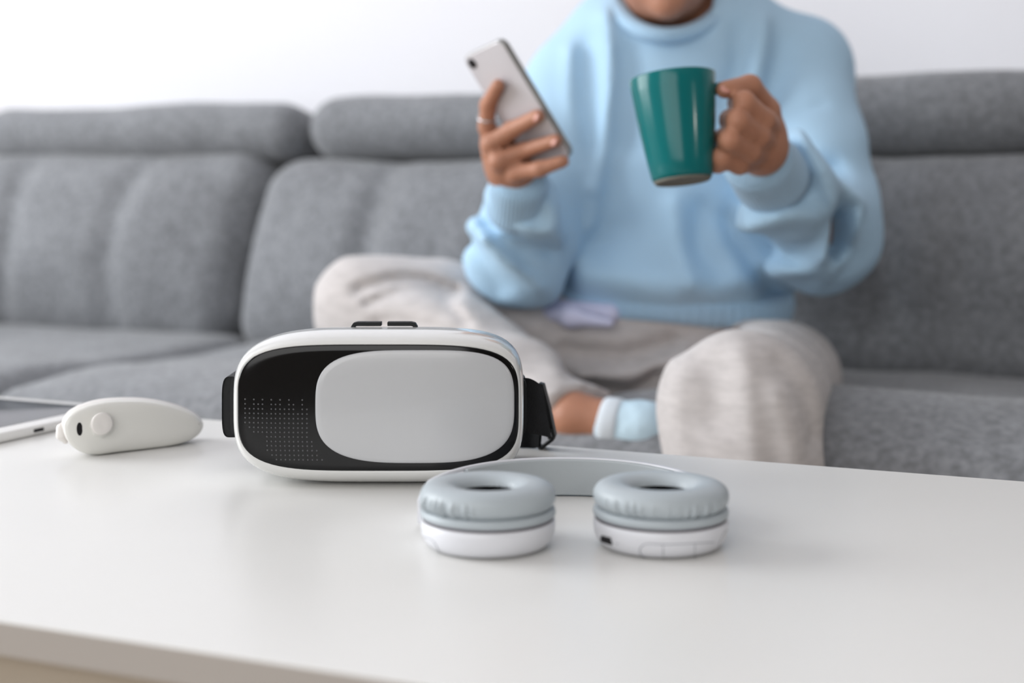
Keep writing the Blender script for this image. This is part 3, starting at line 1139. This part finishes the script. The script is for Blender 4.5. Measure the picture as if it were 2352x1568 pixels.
sleeveL_r = ridges([([(1800, 300), (1850, 380), (1905, 430), (1985, 470)], .010, .010), ([(1790, 330), (1850, 430), (1885, 500), (1880, 590)], .012, .009),
                    ([(1905, 500), (1920, 545), (1940, 575)], -.018, .013), ([(1850, 330), (1900, 370), (1960, 390)], -.010, .014),
                    ([(1960, 500), (1965, 560), (1945, 600)], .009, .009), ([(1660, 440), (1740, 450), (1800, 420)], -.007, .009),
                    ([(1690, 520), (1760, 490), (1830, 500)], .008, .012), ([(1700, 570), (1780, 560), (1840, 590)], -.008, .014), ([(1800, 640), (1880, 620), (1920, 640)], .006, .012),
                    ([(1785, 290), (1860, 255), (1965, 218)], -.005, .0045)], 1.50)
sleeveR_r = ridges([([(1110, 545), (1160, 600), (1215, 640), (1240, 665)], .011, .009), ([(1085, 560), (1120, 620), (1160, 660)], -.011, .010),
                    ([(1090, 450), (1115, 490), (1120, 520)], -.008, .010), ([(1130, 460), (1180, 520), (1250, 530)], .008, .010), ([(1150, 510), (1200, 555), (1270, 570)], -.008, .011),
                    ([(1240, 450), (1265, 480), (1285, 560)], .007, .010), ([(1085, 520), (1110, 540)], .006, .010)], 1.56)


def torso_disp(p, t):
    z = p[:, 2]
    zz = (z-.50)/.33                 # 0 hem .. 1 neck
    fr_ = np.clip((1.76-p[:, 1])/.06, 0, 1)
    hemf = 0.012*np.exp(-((z-.545)/.035)**2)
    return torso_r(p)*fr_+hemf+0.004*nz(p, 22, 2)


def front_only(f, Y, k=1.0):
    return lambda p, t: k*f(p)*np.clip((Y-p[:, 1])/.05, 0, 1)


def ring_folds(a, b_, f0, amp, sd, c0=0.0):
    ax = (b_-a)/np.linalg.norm(b_-a)
    r1 = np.cross(ax, [0, 0, 1.0])
    r1 /= np.linalg.norm(r1)
    r2 = np.cross(ax, r1)

    def dsp(p, t):
        q = p-a
        s = q@ax
        th = np.arctan2(q@r1, q@r2)
        w_ = np.sin(s*f0+1.6*np.sin(th+sd)+1.2*np.sin(2*th+sd*2)+1.2*nz(p, 12, 1))
        w_ = np.sign(w_)*np.abs(w_)**.8
        env = np.exp(-((t-c0)/.45)**2)
        return amp*w_*env+0.005*nz(p, 25, 4)
    return dsp


chest = [cap(P(1548, 190, 1.765), P(1538, 650, 1.735), .145, .146, (1, 1.38, 1), torso_disp),
         cap(P(1425, 125, 1.765), P(1325, 205, 1.765), .052, .060, None, lambda p, t: .004*nz(p, 25, 3)),
         cap(P(1650, 100, 1.765), P(1828, 157, 1.765), .057, .063, None, lambda p, t: .004*nz(p, 25, 3)),
         cap(P(1480, 110, 1.745), P(1610, 105, 1.745), .055, .055)]
upR = cap(shR+np.array([.0, 0, -.01]), elR+np.array([.01, 0, 0]), .062, .058, None, ring_folds(shR, elR, 75, .004, .5, 1.0))
lf, rf = front_only(sleeveL_r, 1.68), front_only(sleeveR_r, 1.70)
plus = lambda a, b_: (lambda p, t: a(p, t)+b_(p, t))
upL = cap(shL+np.array([0, 0, -.01]), elL, .064, .064, None, plus(lf, ring_folds(shL, elL, 62, .003, 1.9, .9)))
cuR = P(1196, 440, 1.51)
cuL = P(1762, 398, 1.40)
foR = cap(elR, cuR+(elR-cuR)*.12, .056, .039, None, plus(rf, ring_folds(elR, cuR, 85, .003, 2.4, .6)))
foL = cap(elL, cuL+(elL-cuL)*.16, .064, .044, None, plus(lf, ring_folds(elL, cuL, 75, .003, .9, .6)))
armR = smin([upR, foR], .03)
armL = smin([upL, foL], .03)
tors = smin(chest, .04)


def sweat(p):
    d = smin([tors, upR], .035)(p)
    d = smin([lambda q: d, upL], .035)(p)
    e = smin([lambda q: d, armR], .006)(p)
    e = smin([lambda q: e, armL], .006)(p)
    # neck hole and flat hem
    t, r = seg(p, P(1545, 20, 1.74), P(1540, -200, 1.70))
    e = np.maximum(e, -(r-.058))
    t, r = seg(p, P(1530, -5, 1.70), P(1520, -60, 1.63))
    e = np.maximum(e, -(r-.055))
    q = 0.497+(p[:, 0]-tx)*-.03-p[:, 2]
    cut = np.where((p[:, 1] > 1.64) | (np.abs(p[:, 0]-tx) < .12), q, -1)
    dt = tors(p)
    e = np.where((cut > 0) & (e >= dt-.01), np.maximum(e, cut), e)
    return e


sw = sdf_mesh('sweatshirt', sweat, (-.09, 1.33, .44), (.50, 1.95, .93), .0055, 'sweater', person, margin=.025)


def rib_tube(path, rx, ry, n, nrib, th, name, m, parent, ux, uy, closed=False):
    """short ribbed sleeve/band around an axis: path centres, radii"""
    rings = []
    for k, c in enumerate(path):
        a_, b_ = rx[k], ry[k]
        rings.append([c+ux*math.cos(q)*(a_+.0006*math.cos(q*nrib))+uy*math.sin(q)*(b_+.0006*math.cos(q*nrib)) for q in np.linspace(0, 2*math.pi, n, endpoint=False)])
    return MB().add(*loft(rings, True, True)).build(name, m, parent)


for wr, cu, el, rad in ((wrR, cuR, elR, .030), (wrL, cuL, elL, .034)):
    ax = (wr-el)/np.linalg.norm(wr-el)
    ux = np.cross(ax, Zz)
    ux /= np.linalg.norm(ux)
    uy = np.cross(ax, ux)
    st = wr+ax*(.032 if rad > .032 else .026)
    n_ = 9
    path = [st-ax*(.072*k/(n_-1)) for k in range(n_)]
    prf = [.80, .97, 1.0, 1.01, 1.03, 1.05, 1.08, 1.12, 1.14]
    rib_tube(path, [rad*q for q in prf], [rad*.95*q for q in prf], 180, 45, 0, 'cuff', 'rib', sw, ux, uy)
# collar
path = []
ca, cb = P(1533, 84, 1.655), P(1552, -62, 1.83)
cc = (ca+cb)/2
cv = (cb-ca)/2
for q in np.linspace(0, 2*math.pi, 72, endpoint=False):
    path.append(cc+np.array([.069, 0, 0])*math.sin(q)-cv*math.cos(q)*.98+Zz*(.012*math.sin(q)**2))
MB().add(*tube(path, .0125, 14, closed=True, flat=.75)).build('collar', 'rib', sw)
# hem band
hc = P(1538, 712, 1.735)
rings = []
for k, (dz, s) in enumerate(((.026, .97), (.022, 1.0), (.012, 1.01), (.002, 1.0), (-.006, .985), (-.009, .95))):
    rings.append([hc+np.array([math.cos(q)*(.150*s+.0007*math.cos(q*70)), math.sin(q)*(.111*s+.0007*math.cos(q*70)), dz+.004*math.sin(q*3+1)-.006*math.cos(q)]) for q in np.linspace(0, 2*math.pi, 280, endpoint=False)])
MB().add(*loft(rings)).build('hem_band', 'rib', sw)
# undershirt peeking out at the hem
us = smin([cap(P(1250, 716, 1.665), P(1310, 728, 1.628), .008, .010), cap(P(1310, 728, 1.628), P(1400, 742, 1.612), .010, .005), cap(P(1270, 705, 1.675), P(1400, 720, 1.64), .010, .012)], .012)
sdf_mesh('undershirt', us, (.0, 1.58, .44), (.2, 1.72, .56), .003, 'shirt', person)


# --- trousers
pants_r = ridges([([(825, 662), (900, 640), (980, 640), (1050, 665)], -.007, .006), ([(850, 690), (930, 662), (1010, 665), (1080, 720)], -.006, .005),
                  ([(880, 735), (960, 730), (1060, 760), (1150, 830)], -.006, .009), ([(1060, 690), (1150, 770), (1260, 850)], .004, .010), ([(1170, 870), (1240, 910)], -.006, .01),
                  ([(1300, 800), (1420, 810), (1540, 780)], -.009, .010), ([(1330, 850), (1450, 850), (1560, 800)], .008, .009), ([(1360, 880), (1440, 900), (1500, 850)], -.009, .010)], 1.66)
pantsL_r = ridges([([(1702, 810), (1706, 880), (1712, 1080)], .003, .011), ([(1560, 860), (1545, 960), (1560, 1060)], .004, .012), ([(1640, 850), (1640, 950)], -.004, .013),
                   ([(1790, 840), (1845, 910), (1860, 1000)], -.004, .010), ([(1770, 900), (1800, 1000), (1800, 1080)], .005, .012)], 1.27)


def leg_disp(a, b_, f0, amp, sd, c0):
    g = ring_folds(a, b_, f0, amp*.5, sd, c0)
    r = pantsL_r if a[0] > .2 else pants_r
    return lambda p, t: g(p, t)+r(p)*np.clip((1.8-p[:, 1])/.05, 0, 1)


cufR = P(1325, 945, 1.44)
tr = [cap(P(1540, 745, 1.74), P(1540, 850, 1.72), .125, .115, (1, 1.15, 1), lambda p, t: pants_r(p)),
      smin([cap(knR, P(1010, 700, 1.70), .0565, .052, None, leg_disp(hipR, knR, 70, .003, .3, .9)), cap(P(1000, 705, 1.70), hipR, .052, .070, None, leg_disp(hipR, knR, 70, .004, .3, .9))], .03),
      cap(hipL+np.array([.050, -.03, -.004]), knL+np.array([.010, 0, 0]), .068, .068, None, leg_disp(hipL, knL, 60, .006, 1.3, .2))]
calf = P(1060, 800, 1.60)
shinR = smin([cap(knR+np.array([0, -.004, -.002]), calf, .056, .058, None, leg_disp(knR, cufR, 70, .003, 1.0, .4)), cap(calf, cufR, .058, .038, None, leg_disp(calf, cufR, 70, .005, 1.0, .4))], .02)
shinL = cap(knL, anL+Zz*.03, .072, .064, None, leg_disp(knL, anL, 40, .004, .0, .3))
legRf = smin([tr[1], shinR], .045)
legLf = smin([tr[2], shinL], .02)


def pants(p):
    d = smin([tr[0], tr[1]], .05)(p)
    d = smin([lambda q: d, tr[2]], .05)(p)
    e = hmin([lambda q: d, legRf, legLf])(p)
    # cut the cuffs
    ax = (anR-calf)/np.linalg.norm(anR-calf)
    c = (p-cufR)@ax
    e = np.where(np.abs(shinR(p)-e) < .012, np.maximum(e, c), e)
    # keep the waist under the sweatshirt
    e = np.maximum(e, p[:, 2]-.565)
    return e


pt = sdf_mesh('trousers', pants, (-.24, 1.09, .09), (.46, 1.90, .59), .0055, 'pants', person, margin=.02)
for o_ in (sw, pt):
    sm_ = o_.modifiers.new('soften', 'SMOOTH')
    sm_.factor = .5
    sm_.iterations = 3
# socks
skf = smin([cap(P(1412, 974, 1.41), P(1480, 984, 1.40), .0250, .0265), cap(P(1480, 984, 1.40), P(1600, 998, 1.40), .0255, .019)], .01)
so = sdf_mesh('sock', lambda p: skf(p)-.0008*nz(p, 300), (.06, 1.34, .35), (.24, 1.47, .48), .003, 'sock', person)
sk = MB()
axd = P(1480, 984, 1.40)-P(1412, 974, 1.41)
axd /= np.linalg.norm(axd)
uxx = np.cross(axd, Zz)
uxx /= np.linalg.norm(uxx)
uyy = np.cross(axd, uxx)
c0 = P(1383, 968, 1.413)
rib_tube([c0+axd*s for s in (0, .002, .008, .016, .02)], [.022, .0245, .0252, .0255, .0245], [.022, .0245, .0252, .0255, .0245], 120, 30, 0, 'sock_cuff', 'sock_white', so, uxx, uyy)
fL = anL+np.array([-.02, -.03, -.055])
skl = smin([cap(anL+Zz*.03, fL, .030, .031), cap(fL+np.array([0, 0, -.004]), anL+np.array([-.03, -.15, -.066]), .027, .019)], .012)
sdf_mesh('sock', skl, (.08, .98, .0), (.33, 1.27, .18), .004, 'sock', person)
# hair
hair = [ell(hd+np.array([0, .018, .035]), (.080, .090, .095)), cap(hd+np.array([0, .07, 0]), hd+np.array([0, .085, -.05]), .05, .035)]


def hairf(p):
    d = smin(hair, .03)(p)
    d = np.maximum(d, -(ell(hd+np.array([-.003, -.085, -.03]), (.062, .07, .085))(p)))
    return d-.0015*nz(p*np.array([1, 1, .2]), 200, 2)


sdf_mesh('hair', hairf, hd-np.array([.12, .14, .15]), hd+np.array([.12, .16, .17]), .005, 'hair', person)
for s in (-1, 1):
    c = hd+np.array([s*.029-.004, -.078, .008])
    MB().add(*revolve([(.0005, .0115), (.006, .0098), (.010, .0058), (.0115, 0), (.010, -.0058), (.0005, -.0115)], c, 20)).build('eyeball', 'eye', person)
for s in (-1, 1):
    c = hd+np.array([s*.029-.004, -.0885, .0065])
    MB().add(*revolve([(.0052, .0005), (.0050, .0012), (.0, .0018)], c, 20, ax=(np.array([1., 0, 0]), np.array([0, .3, .954]), np.array([0, -.954, .3])))).build('iris', 'hair', person)
    MB().add(*tube([hd+np.array([s*.029-.004+x, -.0905+x*x*25, .013-x*x*28]) for x in (-.013, -.007, 0, .007, .013)], [.002, .0042, .005, .0042, .002], 10)).build('eyelid', 'skin', person)
    MB().add(*tube([hd+np.array([s*.029-.004+x, -.0895+x*x*20, .030-x*x*18]) for x in (-.015, -.008, 0, .008, .015)], [.0012, .0028, .003, .0028, .0012], 10)).build('eyebrow', 'hair', person)
MB().add(*tube([hd+np.array([x-.004, -.0905+abs(x)*.25, -.050-abs(x)*.05]) for x in (-.02, -.01, 0, .01, .02)], [.001, .004, .0045, .004, .001], 10)).build('lips', 'lip', person)


# fingernails that face the camera
def nail(c, t, n_, w_=.0048, l=.006):
    t = np.array(t)/np.linalg.norm(t)
    n_ = np.array(n_)-t*(np.array(n_)@t)
    n_ /= np.linalg.norm(n_)
    s = np.cross(t, n_)
    MB().add(*revolve([(1, -.0010), (.8, .0003), (.4, .0007), (0.0, .0008)], c, 16, ax=(s*w_, t*l, n_))).build('fingernail', 'nail', b)


toc = np.array([0, -1., 0])
nail(PH(1229, 269, .0125)+toc*.0006, PH(1236, 266, 0)-PH(1175, 298, 0), toc+Zz*.3)
nail(PH(1270, 325, .0115)+toc*.0006, PH(1277, 322, 0)-PH(1205, 345, 0), toc+Zz*.3)
nail(P(1668, 203, 1.2555), P(1664, 206, 1.262)-P(1722, 198, 1.28), toc+Zz*.5, .005, .0065)
rg = P(1119, 272, 1.4585)
tt = P(1121, 240, 1.452)-P(1118, 292, 1.462)
tt /= np.linalg.norm(tt)
ra1 = np.cross(tt, toc)
ra1 /= np.linalg.norm(ra1)
ra2 = np.cross(tt, ra1)
ring_o = MB().add(*tube([rg+(ra1*math.cos(q)+ra2*math.sin(q))*.0092 for q in np.linspace(0, 2*math.pi, 32, endpoint=False)], .0011, 8, closed=True)).build('ring', 'silver', b)
